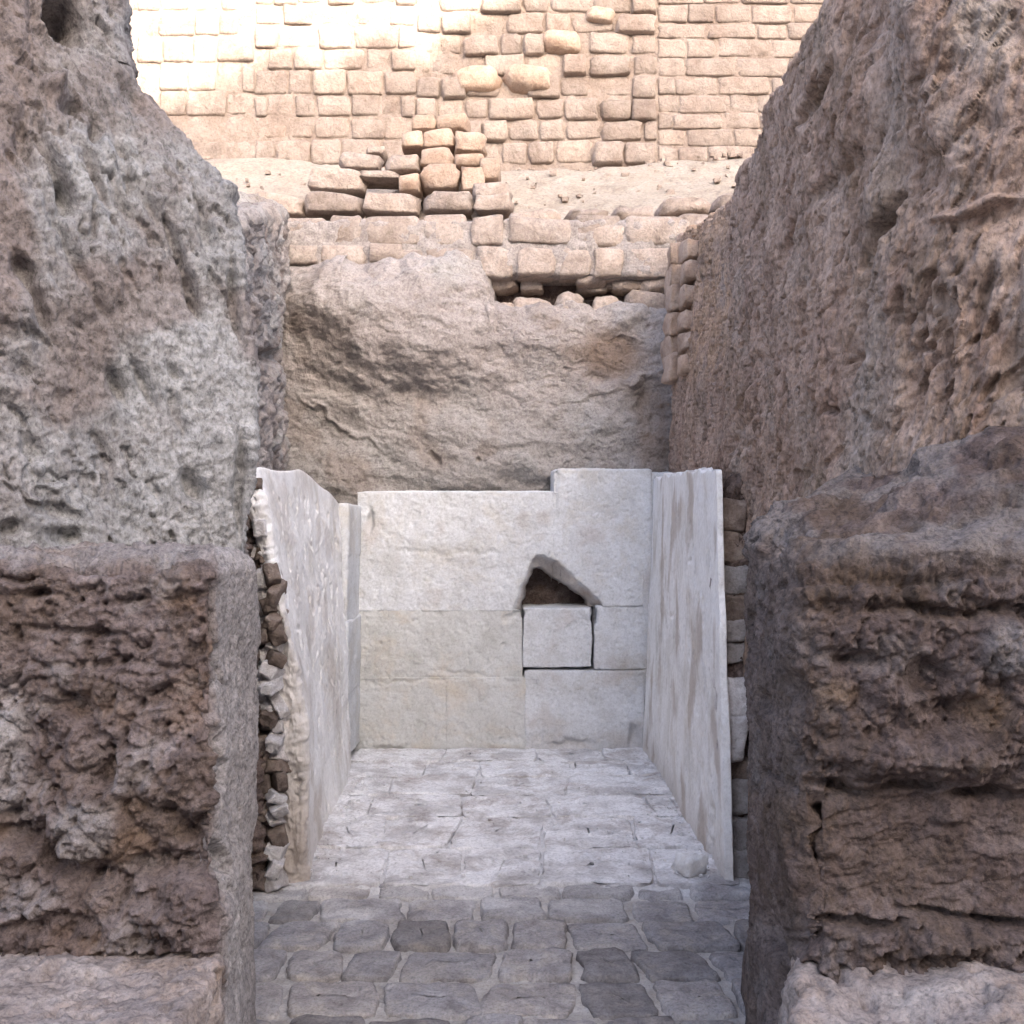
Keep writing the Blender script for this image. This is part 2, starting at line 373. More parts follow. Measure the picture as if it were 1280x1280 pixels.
# ---- lower left block of the wall, brown and lumpy
def col_l(x): return x
net = []
rowsz = [-.1, .35, .46, .52, .6, .72, .85, 1.0, 1.15, 1.3, 1.40]
for z in rowsz:
    net.append([(-3.0, 2.35, z), (-1.25, 2.44, z), (-.715, 2.46, z), (-.700, 2.50, z), (-.712, 2.80, z), (-.74, 3.02, z), (-1.3, 3.0, z), (-3.0, 3.0, z)])
net.append([(-3.0, 2.38, 1.43), (-1.25, 2.50, 1.432), (-.76, 2.52, 1.43), (-.74, 2.54, 1.43), (-.75, 2.80, 1.44), (-.78, 3.0, 1.44), (-1.3, 2.98, 1.44), (-3.0, 2.9, 1.44)])
net.append([(-3.0, 2.6, 1.45), (-1.25, 2.7, 1.45), (-.9, 2.74, 1.45), (-.9, 2.75, 1.45), (-.9, 2.8, 1.45), (-.9, 2.85, 1.45), (-1.3, 2.85, 1.45), (-3.0, 2.8, 1.45)])
G = loft(net, [10, 150, 8, 75, 30, 10, 6, 4], [12, 24, 14, 18, 28, 30, 34, 34, 34, 24, 10, 20], smooth=2)
def d_ll(P, n):
    px, py = pix(P)
    face = sstep(282, 262, px)
    w = P + .035 * np.stack([fbm(P * 6 + s, 3) for s in (1, 7, 13)], 1)
    lay = stretch(w, (1, 0, .12), 3.5)
    d = .02 * fbm(P * 3 + 2, 3) + .005 * fbm(P * 60, 3)
    up = sstep(860, 790, py); lo = 1 - up
    d += face * up * (.006 * ridged(lay * 9, 3) + .009 * clods(lay, 14) + .005 * clods(P, 40) + .008 * fbm(P * 34, 3, .6))
    d += face * lo * (.034 * clods(P, 7, .6, 2) + .012 * clods(P, 19, .5, 8) + .006 * clods(P, 44) + .008 * fbm(P * 34, 3, .6))
    d -= face * (.022 * sstep(.28, .55, fbm(P * 16 + 8, 3)))
    d += (1 - face) * .008 * fbm(stretch(w, (0, 0, 1), 3) * 12, 4)
    d += marks(P, [(110, 1035, 44, 42, 0, .05), (190, 965, 42, 32, 0, .03), (60, 1000, 90, 16, 15, -.0), (20, 900, 50, 90, 0, -.03), (90, 1085, 80, 16, 25, -.07), (200, 1085, 60, 14, 0, -.05), (20, 1035, 40, 26, 10, -.06),
                   (235, 1040, 26, 26, 0, -.04), (235, 1135, 40, 30, 0, .04), (150, 1150, 70, 22, 0, .03), (60, 1160, 60, 14, 0, -.04), (30, 1145, 50, 16, 0, .02), (200, 1198, 60, 10, 0, -.05),
                   (265, 775, 7, 22, 0, -.06), (278, 830, 6, 24, -15, -.05), (262, 905, 8, 30, 0, -.03), (276, 965, 6, 40, 0, -.05), (279, 1075, 6, 40, -6, -.05), (300, 1035, 5, 26, 0, -.03), (255, 1260, 14, 40, 0, -.08),
                   (30, 716, 90, 4, 2, -.03), (150, 718, 90, 4, 3, -.02), (45, 740, 22, 7, 15, -.05), (165, 745, 18, 6, 10, -.03), (90, 790, 70, 5, 5, -.03), (150, 830, 110, 7, 0, -.025), (70, 730, 60, 10, 3, .01),
                   (95, 880, 34, 14, 0, -.05), (130, 955, 12, 30, 0, -.05), (60, 840, 60, 16, 0, .015)], warp=11, wsc=11)
    grey = np.clip((1 - face) * .9 + sstep(35, 0, np.abs(px - 10)) * sstep(120, 50, np.abs(py - 940)) * .7 + .6 * sstep(45, 30, np.hypot(px - 110, py - 1035)) + .6 * sstep(715, 700, py) + .35 * sstep(.2, .6, fbm(P * 7 + 3, 3)), 0, 1)
    orange = .25 * sstep(.2, .6, fbm(P * 5 + 21, 3)) * face
    return d, {'grey': grey, 'orange': orange}
o = solid('wall_base', G, d_ll, M['brown_earth'])
props(o, 'brown lumpy crumbling wall block below the grey plastered wall, left side', 'wall')

# ---- pale ledge at its foot
G = loft(block_net(lambda f: [(-3.0, 1.6, -.1 + .57 * f), (-.72 - .01 * f, 1.6, -.1 + .57 * f), (-.66 - .02 * f, 2.42, -.1 + .59 * f), (-.75, 2.62, -.1 + .6 * f), (-3.0, 2.6, -.1 + .6 * f)], [0, .7, .96, 1]),
         [60, 110, 20, 10, 10], [2, 20, 10, 8, 90], smooth=4)
o = solid('earth_ledge', G, lambda P, n: .02 * fbm(P * 4, 4) + .010 * clods(P, 9) + .006 * clods(P, 28) + .003 * fbm(P * 60, 2) - .02 * sstep(.3, .55, fbm(P * 17, 3)), M['ledge'])
props(o, 'low pale dusty ledge at the foot of the lumpy brown block, bottom left corner', 'ledge')

# ================================================================== RIGHT TALL WALL
# columns run from the far end to the near end along the passage, then round the back
cw = [(7.35, 1.12), (6.3, 1.06), (5.3, 1.03), (4.6, 1.02), (4.0, 1.03), (3.5, 1.06), (3.1, 1.14), (2.85, 1.27), (2.65, 1.50), (2.5, 1.9)]
def proj_x(X, Y): return CX + F * X / Y
topy = [292, 275, 243, 205, 120, 20, -80, -110, -10, 5]          # where the top of the wall shows, per column
topx = [848, 878, 920, 936, 966, 1030, 1110, 1135, None, None]
lev = [(-.1, None), (.8, None), (1.5, 0.0), (None, .25), (None, .5), (None, .75), (None, .92), (None, 1.0)]
net = []
for li in range(len(lev)):
    row = []
    for c, (Y, X) in enumerate(cw):
        ztop = EYE + (CY - topy[c]) / F * Y
        xt = X if topx[c] is None else (topx[c] - CX) / F * Y
        if lev[li][1] is None: row.append((X, Y, lev[li][0]))
        else:
            f = lev[li][1]; z = 1.5 + (ztop - 1.5) * f
            row.append((X + (xt - X) * f ** 1.5, Y + .06 * f, z))
    zt = row[-1][2]
    row += [(5.0, 2.2, zt), (5.0, 5.0, row[4][2]), (2.2, 7.3, row[0][2])]
    net.append(row)
last = net[-1]
sp = []
for q, p in enumerate(last):
    Y = p[1]; sp.append((max(p[0], 0) * .4 + 1.3, min(Y, 7.2) * .9 + .4, p[2] + .04))
net.append(sp)
G = loft(net, [40, 50, 55, 80, 85, 75, 70, 70, 80, 20, 8, 8, 8], [6, 30, 110, 110, 110, 70, 40, 16], smooth=3)
def d_rw(P, n):
    px, py = pix(P)
    near = sstep(5.2, 3.8, P[:, 1])
    w = P + .05 * np.stack([fbm(P * 4 + s, 3) for s in (2, 8, 14)], 1)
    dirv = (.30, -.35, .88)
    q = stretch(w, dirv, 4.2)
    sc = 1.0
    d = .040 * fbm(P * 1.8 + 1, 3) + .008 * ridged(q * 9, 4) + .007 * fbm(stretch(P, dirv, 2.4) * 34, 4, .55) - .014 * sstep(.28, .5, fbm(stretch(P, dirv, 4) * 30, 3))
    d += .006 * clods(stretch(P, dirv, 3.6), 13) + .0055 * clods(stretch(P, dirv, 1.6), 40, seed=4)
    d -= .030 * sstep(.22, .5, fbm(q * 16 + 4, 3)) * (.4 + sstep(-.2, .4, fbm(P * 2 + 3, 2)))
    rgt = sstep(1060, 1180, px - .1 * (300 - py)) * sstep(560, 420, py)
    d += rgt * (.03 * fbm(w * 4 + 9, 3) + .012 * clods(stretch(P, (.8, -.3, .5), 1.8), 8))
    d += marks(P, [(1103, 285, 7, 34, 28, -0.09), (1081, 365, 6, 50, 5, -0.06), (1072, 445, 8, 26, 20, -0.032), (1040, 232, 9, 36, 45, -0.028), (1066, 200, 9, 24, 35, -0.02), (1125, 388, 7, 26, 15, -0.06), (1182, 445, 7, 34, 5, -0.07), (1215, 450, 8, 26, 15, -0.016),
                   (945, 462, 9, 24, 15, -0.024), (1150, 215, 34, 36, 0, -0.028), (1230, 150, 12, 14, 20, -0.02), (1160, 90, 9, 26, 25, -0.02), (1190, 80, 8, 22, 25, -0.012), (1105, 120, 9, 50, 5, -0.02), (1100, 180, 8, 40, 20, -0.016),
                   (1105, 240, 16, 60, 10, 0.04), (1075, 130, 20, 60, 8, 0.03), (1225, 258, 60, 7, -14, 0.04), (1230, 275, 60, 9, -14, -0.016), (1100, 30, 14, 50, 0, -0.032), (1045, 100, 8, 50, 30, -0.016), (925, 175, 12, 14, 0, -0.012),
                   (1040, 512, 6, 6, 0, -0.04), (1082, 518, 6, 8, 0, -0.04), (1105, 540, 12, 10, 0, -0.016), (1270, 465, 14, 34, 0, -0.024), (1270, 360, 10, 24, 0, -0.02), (1145, 335, 40, 50, 0, 0.02), (925, 545, 6, 30, 10, -0.05), (960, 330, 10, 60, 8, 0.02), (1105, 280, 6, 36, 28, -0.08), (1082, 372, 5, 60, 5, -0.06), (1074, 440, 6, 30, 18, -0.06), (1020, 130, 6, 46, 32, -0.05), (985, 300, 6, 60, 12, -0.04), (1010, 420, 6, 50, 8, -0.03), (1140, 480, 6, 40, 8, -0.04), (1060, 100, 10, 70, 22, -0.02), (1230, 380, 7, 50, 14, -0.05)], warp=5)
    grey = np.clip(sstep(60, 20, np.abs(px - 1230)) * sstep(130, 40, py) * .8 + 0.3 * sstep(.1, .5, fbm(P * 3 + 6, 4)) + .4 * sstep(30, 5, np.abs(px - 1110 - .1 * (200 - py))), 0, .85)
    orange = np.clip(sstep(45, 15, np.abs(px - 880)) * sstep(500, 430, py) * sstep(240, 280, py) * (.4 + fbm(P * 9, 3)), 0, .5)
    return d, {'grey': grey, 'orange': orange}
o = solid('earth_wall', G, d_rw, M['pink_earth'])
props(o, 'tall pinkish brown earth wall with deep slanting cracks, upper right of the view', 'wall')

# ---- lower right block with an undercut hollow
net = []
for z in [-.1, .35, .5, .62, .8, .95, 1.1, 1.25, 1.36]:
    net.append([(.70, 3.1, z), (.672, 2.92, z), (.668, 2.5, z), (.675, 2.44, z), (.72, 2.41, z), (1.25, 2.36, z), (3.0, 2.3, z), (3.0, 3.2, z), (1.3, 3.6, z)])
net.append([(.74, 3.12, 1.52), (.70, 2.92, 1.50), (.70, 2.55, 1.42), (.71, 2.48, 1.415), (.74, 2.45, 1.41), (1.25, 2.40, 1.50), (3.0, 2.36, 1.7), (3.0, 3.5, 1.7), (1.3, 3.6, 1.66)])
net.append([(.84, 3.14, 1.58), (.80, 3.0, 1.565), (.80, 2.8, 1.53), (.82, 2.7, 1.50), (.86, 2.65, 1.51), (1.25, 2.58, 1.70), (3.0, 2.5, 1.9), (3.0, 3.4, 1.9), (1.4, 3.55, 1.78)])
net.append([(1.0, 3.1, 1.62), (1.0, 3.08, 1.60), (1.0, 3.0, 1.60), (1.0, 2.98, 1.60), (1.02, 2.96, 1.60), (1.3, 2.9, 1.78), (3.0, 2.8, 1.95), (3.0, 3.2, 1.95), (1.45, 3.45, 1.82)])
net.append([(1.2, 3.3, 1.68)] * 5 + [(1.4, 3.28, 1.80), (3.0, 3.1, 1.96), (3.0, 3.12, 1.96), (1.42, 3.32, 1.80)])
G = loft(net, [16, 90, 14, 14, 150, 12, 4, 4, 10], [12, 30, 26, 40, 34, 34, 34, 26, 20, 40, 40, 16], smooth=2)
def d_lr(P, n):
    px, py = pix(P)
    face = sstep(985, 1012, px)
    w = P + .035 * np.stack([fbm(P * 6 + s, 3) for s in (1, 7, 13)], 1)
    lay = stretch(w, (1, 0, .18), 3.5)
    topz = sstep(715, 690, py)
    d = .02 * fbm(P * 3 + 12, 3) + .006 * fbm(P * 55, 3) * (1 - .6 * topz)
    hollow = sstep(965, 1010, py + 10 * fbm(P * 8, 2)) * sstep(1175, 1120, py)
    d += face * (1 - hollow) * (1 - .8 * topz) * (.005 * ridged(lay * 10, 3) + .020 * clods(P, 9, .5, 4) + .011 * clods(P, 24, .4) + .005 * clods(P, 50) + .009 * fbm(P * 32, 3, .6) - .02 * sstep(.25, .5, fbm(P * 14 + 8, 3)))
    d += topz * (.030 * fbm(stretch(P, (1, 0, .1), 1.6) * 8, 4) - .02 * sstep(.2, .5, fbm(stretch(P, (1, 0, .1), 2) * 13 + 6, 3)) + .012 * ridged(stretch(P, (1, 0, .1), 5) * 8, 3) + .003 * clods(P, 30))
    d += face * hollow * (.009 * ridged(lay * 9 + 3, 4) + .010 * clods(lay, 26) - .055)
    d += (1 - face) * (.008 * fbm(stretch(w, (0, 0, 1), 2) * 14, 4) - .02 * sstep(.3, .5, fbm(w * 13 + 60, 3)))
    d += marks(P, [(975, 698, 8, 10, -8, -.03), (1120, 725, 130, 9, -3, -.03), 
                   (1060, 760, 60, 9, 0, -.02), (1180, 765, 90, 9, 3, -.04), (1070, 820, 30, 10, 0, -.05), (1160, 845, 40, 20, 0, -.05), (1258, 810, 34, 40, 0, .05), (1110, 860, 34, 22, 20, .03), (1000, 870, 16, 30, 0, -.05), (1200, 900, 40, 30, 0, -.05),
                   (1100, 945, 60, 22, 5, .05), (1210, 950, 60, 22, 0, .04), (1050, 985, 40, 9, 12, -.06), (1150, 985, 50, 8, -3, -.06), (1240, 1000, 40, 9, 0, -.06), (1200, 1022, 24, 14, 0, .03), (1010, 1025, 16, 16, 0, -.07),
                   (1060, 1160, 70, 7, -3, -.06), (1190, 1147, 60, 6, 5, -.05), (1170, 1180, 80, 12, -4, .03), (1260, 1155, 40, 8, 15, -.07), (1010, 1180, 30, 10, 0, -.05), (1000, 1110, 10, 60, 5, -.04), (960, 1170, 10, 30, 0, -.05), (975, 1240, 20, 40, 0, -.03), (955, 880, 6, 12, 0, -.04), (972, 1235, 14, 40, 0, -.04)], warp=9, wsc=8)
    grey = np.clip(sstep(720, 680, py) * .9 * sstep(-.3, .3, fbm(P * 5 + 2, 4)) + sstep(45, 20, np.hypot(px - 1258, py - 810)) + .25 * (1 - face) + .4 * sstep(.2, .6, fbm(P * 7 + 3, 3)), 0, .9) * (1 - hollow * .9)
    orange = np.clip(sstep(42, 8, np.hypot(px - 1045, (py - 865) * 1.8)) * .5 + sstep(45, 12, np.hypot(px - 1236, (py - 888))) * .5 + hollow * .04, 0, .9)
    return d, {'grey': grey, 'orange': orange}
o = solid('wall_base', G, d_lr, M['dark_earth'])
props(o, 'dark brown undercut wall block with grey crusted top and orange stains, right side', 'wall')

G = loft(block_net(lambda f: [(.52 + .06 * f, 1.6, -.1 + .46 * f), (3.0, 1.6, -.1 + .7 * f), (3.0, 2.62, -.1 + .76 * f), (.62 + .10 * f, 2.6, -.1 + .60 * f), (.54 + .05 * f, 2.2, -.1 + .54 * f)], [0, .7, .92, 1]),
         [60, 10, 10, 30, 80], [2, 20, 10, 8, 90], smooth=4)
o = solid('earth_ledge', G, lambda P, n: .03 * fbm(P * 3.5 + 7, 4) + .016 * clods(P, 8) + .006 * clods(P, 28) + .003 * fbm(P * 60, 2) - .02 * sstep(.33, .55, fbm(P * 17 + 3, 3)), M['ledge'])
props(o, 'sloping pale dusty ledge under the dark undercut block, bottom right corner', 'ledge')

# ================================================================== LIMESTONE CHAMBER
def d_lime(seed, amp=1.0):
    def d(P, n): return amp * (.009 * fbm(P * 3 + seed, 4) + .0018 * ridged(P * 16 + seed, 3) + .002 * fbm(P * 60, 3) + .0015 * clods(P, 30) - .005 * sstep(.42, .6, fbm(P * 15 + seed, 3)))
    return d
def d_slab(seed, sgn):
    def d(P, n):
        px, py = pix(P)
        q = stretch(P, (0, 0, 1), 3.5)
        dd = .014 * fbm(P * 2.2 + seed, 3) + .0016 * ridged(stretch(P, (0, 0, 1), 2) * 12 + seed, 3) + .003 * fbm(P * 34, 4) - .009 * sstep(.4, .6, fbm(stretch(P, (0, 0, 1), 1.5) * 13 + seed, 3))
        if sgn < 0:
            front = sstep(4.47, 4.40, P[:, 1])
            dd += front * .010 * ridged(P * 14, 3)
            br = np.clip(front * .5 * sstep(1.35, 1.1, P[:, 2]) * sstep(-.30, -.2, P[:, 0] - np.interp(P[:, 2], [0, .7, 1.1, 1.45, 1.76], [-.865, -.875, -.94, -1.02, -1.10]) + .17 + .0 * px) * sstep(-.12, -.08, P[:, 0] - np.interp(P[:, 2], [0, .7, 1.1, 1.45, 1.76], [-.865, -.875, -.94, -1.02, -1.10])) + sstep(430, 390, px) * sstep(940, 1060, py) * .45 + .35 * sstep(.15, .6, fbm(P * 3.2 + 2, 4)), 0, .9)
        else:
            dd *= .6 * np.where(n[:, 0] > -.2, .15, 1.0) * (.45 + .55 * sstep(4.45, 4.9, P[:, 1]))
            dd += marks(P, [(887, 1050, 3.0, 45, 3, -.025), (893, 1030, 2, 60, 1, -.01), (862, 700, 2, 4, 0, -.01), (840, 770, 3, 3, 0, -.02)], warp=3)
            br = np.clip(.7 * sstep(.15, .6, fbm(stretch(P, (0, 0, 1), 2.0) * 3.4 + 4, 4)) + .4 * sstep(.25, .0, P[:, 2]), 0, .8)
        dd = dd * (1 - .85 * sstep(1.62, 1.72, P[:, 2]))
        return dd, {'brown': br}
    return d
LG = 'limestone sides of the chamber'
# left slab
def corners_l(f):
    zt = [1.75, 1.77, 1.76, 1.68, 1.66, 1.78]
    pts = [(-1.20, 4.42), (-1.075, 4.40), (-1.09, 4.43), (-1.085, 5.2), (-1.07, 6.0), (-1.075, 6.50), (-1.26, 6.5), (-1.26, 5.2)]
    zt = [1.77, 1.76, 1.77, 1.80, 1.74, 1.67, 1.66, 1.75]
    out = []
    xin = float(np.interp(f, [0, .39, .62, .82, 1], [-.865, -.875, -.94, -1.02, -1.09]))
    xout = float(np.interp(f, [0, .6, .82, 1], [-1.01, -1.01, -1.07, -1.16]))
    for q, (x, y) in enumerate(pts):
        if q == 0: x = xout
        elif q in (1, 2): x = xin - (.012 if q == 1 else 0)
        elif q == 3: x = -1.065 + .13 * (1 - f)
        elif q == 4: x = -1.06 + .10 * (1 - f)
        elif q == 5: x = -1.075 + .07 * (1 - f)
        out.append((x, y, zt[q] * f - .03 * (1 - f)))
    return out
zf = [0, .2, .4, .6, .8, .97, 1]
def ragged_edge(P, V):
    t = np.clip((4.75 - P[:, 1]) / .35, 0, 1); V[:, 1] += t * .03 * fbm(np.stack([P[:, 2] * 2.6, P[:, 0] * 0 + 2, P[:, 0] * 0 + 4], 1), 3, .5)
    u = np.clip((P[:, 2] - 1.5) / .3, 0, 1); V[:, 2] += u * .03 * fbm(np.stack([P[:, 0] * 0 + 3, P[:, 1] * 4, P[:, 0] * 0 + 9], 1), 3, .5)
    return V
def ragged(P, V):
    t = np.clip((4.75 - P[:, 1]) / .35, 0, 1); V[:, 1] += t * .045 * fbm(np.stack([P[:, 2] * 3, P[:, 0] * 2, P[:, 0] * 0 + 4], 1), 3, .4)
    u = np.clip((P[:, 2] - 1.45) / .3, 0, 1); V[:, 2] += u * .018 * fbm(np.stack([P[:, 0] * 0 + 3, P[:, 1] * 1.6, P[:, 0] * 0 + 9], 1), 2, .4)
    return V
G = loft(block_net(corners_l, zf), [46, 6, 110, 110, 70, 24, 16, 16], [2, 60, 60, 60, 60, 50, 8, 14], smooth=3)
o = solid('limestone_slab', G, d_slab(3, -1), M['limestone'], carve=ragged)
props(o, 'upright white limestone slab lining the left side of the chamber, leaning outward', 'stone slab')
# block at the back end of the left side
lg = empty('stone_pier', (-1.08, 6.8, 0), 'narrow whitish stone pier between left slab and back wall of the chamber', 'stone pier')
def cube_net(x0, x1, y0, y1, z0, z1, res=.012, smooth=2, top=None):
    cor = lambda f: [(x0, y0, z0 + (z1 - z0) * f), (x1, y0, z0 + ((top or z1) - z0) * f), (x1, y1, z0 + ((top or z1) - z0) * f), (x0, y1, z0 + (z1 - z0) * f)]
    nx = max(3, int((x1 - x0) / res)); ny = max(3, int((y1 - y0) / res)); nz = max(3, int((z1 - z0) / res))
    return loft(block_net(cor, [0, .015, .985, 1]), [nx, ny, nx, ny], [3, 1, nz, 1, 4], smooth=smooth)
def under(o, par):
    o.parent = par; o.matrix_parent_inverse.identity()
    o.location = -par.location
    return o
for (y0, y1, s) in ((630, 697, 1), (688, 778, 2), (774, 867, 3), (858, 945, 4)):
    a = I(427, y1, 6.62); b = I(461 - (4 if y0 == 628 else 0), y0, 6.62)
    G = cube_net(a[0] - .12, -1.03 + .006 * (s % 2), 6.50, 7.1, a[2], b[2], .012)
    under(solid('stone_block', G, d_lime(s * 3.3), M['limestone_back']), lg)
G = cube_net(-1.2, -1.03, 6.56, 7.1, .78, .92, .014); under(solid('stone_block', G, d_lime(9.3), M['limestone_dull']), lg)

# right slab
def corners_r(f):
    pts = [(.955, 7.02), (.925, 6.2), (.885, 5.3), (.872, 4.47), (.866, 4.42), (.893, 4.41), (.99, 5.3), (1.14, 7.0)]
    zt = [1.86, 1.83, 1.80, 1.765, 1.76, 1.76, 1.82, 1.87]
    out = []
    for q, (x, y) in enumerate(pts):
        bow = [-.075, -.03, .0, .03, .036, .055, 0, 0][q] * (1 - f)
        if f > .9 and q == 3: pass
        out.append((x + bow, y, zt[q] * f - .03 * (1 - f)))
    return out
G = loft(block_net(corners_r, zf), [60, 80, 90, 8, 14, 14, 14, 14], [2, 60, 60, 60, 60, 50, 8, 14], smooth=3)
o = solid('limestone_slab', G, d_slab(8, 1), M['limestone'], carve=lambda P, V: ragged_edge(P, V))
props(o, 'upright white limestone slab lining the right side of the chamber, cracked at front edge', 'stone slab')

# back wall with the niche
bw = empty('chamber_wall', (-.05, 7.1, 0), 'white limestone block wall closing the chamber, with small triangular niche', 'stone wall')
tri = [(632, 785), (640, 766), (668, 693), (700, 700), (722, 726), (750, 750), (765, 785)]
def in_tri(px, py):
    ins = np.zeros(len(px), bool); j = len(tri) - 1
    for i in range(len(tri)):
        xi, yi = tri[i]; xj, yj = tri[j]
        c = ((yi > py) != (yj > py)) & (px < (xj - xi) * (py - yi) / (yj - yi + 1e-9) + xi)
        ins ^= c; j = i
    dist = np.full(len(px), 1e9)
    for i in range(1, len(tri) - 2):
        a = np.array(tri[i], float); b = np.array(tri[(i + 1) % len(tri)], float)
        t = np.clip(((px - a[0]) * (b[0] - a[0]) + (py - a[1]) * (b[1] - a[1])) / ((b - a) @ (b - a)), 0, 1)
        dist = np.minimum(dist, np.hypot(px - a[0] - t * (b[0] - a[0]), py - a[1] - t * (b[1] - a[1])))
    return np.where(ins, dist, -dist)
def d_back(seed):
    base = d_lime(seed, .9)
    def d(P, n):
        px, py = pix(P)
        s = in_tri(px + 3 * fbm(P * 12, 2), py + 3 * fbm(P * 12 + 9, 2))
        front = sstep(7.20, 7.10, P[:, 1])
        u = np.clip((px - 660) / 80, 0, 1)
        dd = base(P, n)
        dd += front * (-.005 * sstep(.4, .65, fbm(P * 7 + seed, 4))) + front * marks(P, [(463, 650, 5, 14, 0, -.05), (645, 768, 14, 5, -20, -.02), (490, 936, 20, 4, 0, -.02), (712, 930, 26, 6, 0, -.03), (792, 918, 6, 14, 0, -.05), (694, 600, 3, 30, 0, -.02), (742, 768, 4, 10, 0, -.03), (560, 690, 70, 4, 2, -.006), (600, 845, 60, 3, 8, -.01), (530, 850, 60, 3, -4, -.01)], warp=4)
        return dd, {'brown': np.clip(.3 * sstep(.12, .0, P[:, 2] + .1 * fbm(P * 5, 3)) + .9 * sstep(-4, 6, s) * sstep(715, 690, px - .6 * (py - 740)) * 0 + .35 * sstep(.25, .8, fbm(P * 3 + seed, 4)) + .5 * sstep(-1, 5, s) * (seed < 3), 0, .8)}
    return d
deep_tri = [(648, 790), (652, 752), (667, 708), (674, 706), (690, 722), (714, 734), (736, 752), (740, 790)]
def in_poly(poly, px, py, lo, hi):
    global tri
    t, tri = tri, poly
    r = in_tri(px, py); tri = t
    return r
def carve_niche(P, V):
    px, py = pix(P)
    wx = 3 * fbm(P * 9, 3); wy = 3 * fbm(P * 9 + 9, 3)
    s = in_tri(px + wx, py + wy)
    s2 = in_poly(deep_tri, px + wx, py + wy, 1, 6)
    depth = .006 + .008 * np.clip(s, 0, 22) + .014 * fbm(P * 11, 4)
    depth = depth + .38 * sstep(0, 5, s2)
    lim = np.where(s > 0, 7.04 + depth, -9.0)
    V[:, 1] = np.maximum(V[:, 1], lim); return V
def bblock(x0, y0, x1, y1, mat, seed, res=.0075, g=-2.6, Y=7.04):
    Y += ((seed * 7.3) % 1 - .5) * .005
    a = I(x0 + g, y1 - g, Y); b = I(x1 - g, y0 + g, Y)
    G = cube_net(a[0], b[0], Y, Y + .5, a[2], b[2], res, 1)
    return under(solid('stone_block', G, d_back(seed), M[mat], carve=carve_niche if seed < 3 else None), bw)
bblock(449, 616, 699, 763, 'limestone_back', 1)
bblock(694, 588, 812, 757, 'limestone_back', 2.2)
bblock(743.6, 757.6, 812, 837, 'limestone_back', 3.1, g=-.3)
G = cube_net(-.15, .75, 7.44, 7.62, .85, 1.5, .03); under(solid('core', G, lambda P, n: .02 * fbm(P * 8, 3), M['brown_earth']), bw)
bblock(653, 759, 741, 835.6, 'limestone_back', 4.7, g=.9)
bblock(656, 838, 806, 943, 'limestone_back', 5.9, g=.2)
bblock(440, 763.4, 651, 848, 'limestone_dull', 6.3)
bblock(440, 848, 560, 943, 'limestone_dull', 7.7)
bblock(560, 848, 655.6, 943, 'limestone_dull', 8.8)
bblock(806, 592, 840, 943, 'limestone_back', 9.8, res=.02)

# small white stone lying at the slab foot
me = piece_mesh('chip', 5, (8, 6, 6), 3.2, .22, 1.6); me.materials.append(M['limestone'])
o = piece('stone_chip', me, (.77, 4.50, .055), (.13, .12, .10), None, .4); props(o, 'small white stone lying at the foot of the right slab', 'stone')
# ================================================================== RUBBLE BETWEEN THE SLABS AND THE EARTH WALLS
me_dark = [piece_mesh('stone_piece', 40 + q, (8, 6, 7), 7, .17, 1.3) for q in range(6)]
me_pale = [piece_mesh('stone_piece', 60 + q, (8, 6, 7), 7, .17, 1.3) for q in range(6)]
for m_ in me_dark: m_.materials.append(M['stone_dark'])
for m_ in me_pale: m_.materials.append(M['stone_pale'])
rl = empty('rubble_fill', (-1.12, 4.3, 0), 'narrow column of dark and white rubble stones beside the left slab edge', 'rubble')
G = loft(block_net(lambda f: [(-1.5, 4.30 + .08 * f, 1.68 * f), (-1.04 - .11 * f, 4.30 + .08 * f, 1.62 * f), (-1.22, 4.7, 1.60 * f), (-1.5, 4.7, 1.68 * f)], [0, .03, .97, 1]), [50, 30, 6, 6], [2, 2, 170, 4, 8], smooth=2)
under(solid('mortar', G, lambda P, n: .03 * ridged(P * 11, 4) + .008 * fbm(P * 50, 3), M['brown_earth']), rl)
yy = 600
while yy < 1105:
    h = random.uniform(14, 27)
    t = (yy - 600) / 500
    for k in range(3):
        xc = 314 + 4 * t + k * (12 + 1 * t) + random.uniform(-4, 4)
        pale = random.random() < (.85 if ((725 < yy < 900) if k < 2 else (790 < yy)) else .12)
        if random.random() < .1 or (k == 2 and yy < 700) or (k and yy < 630): continue
        w_ = random.uniform(14, 24)
        px_piece('stone', random.choice(me_pale if pale else me_dark), xc - w_ / 2, yy, xc + w_ / 2, yy + h, 4.34 - .03 * k + .1 * (1 - t), .13, rl, .04, .5)
    yy += h * .86
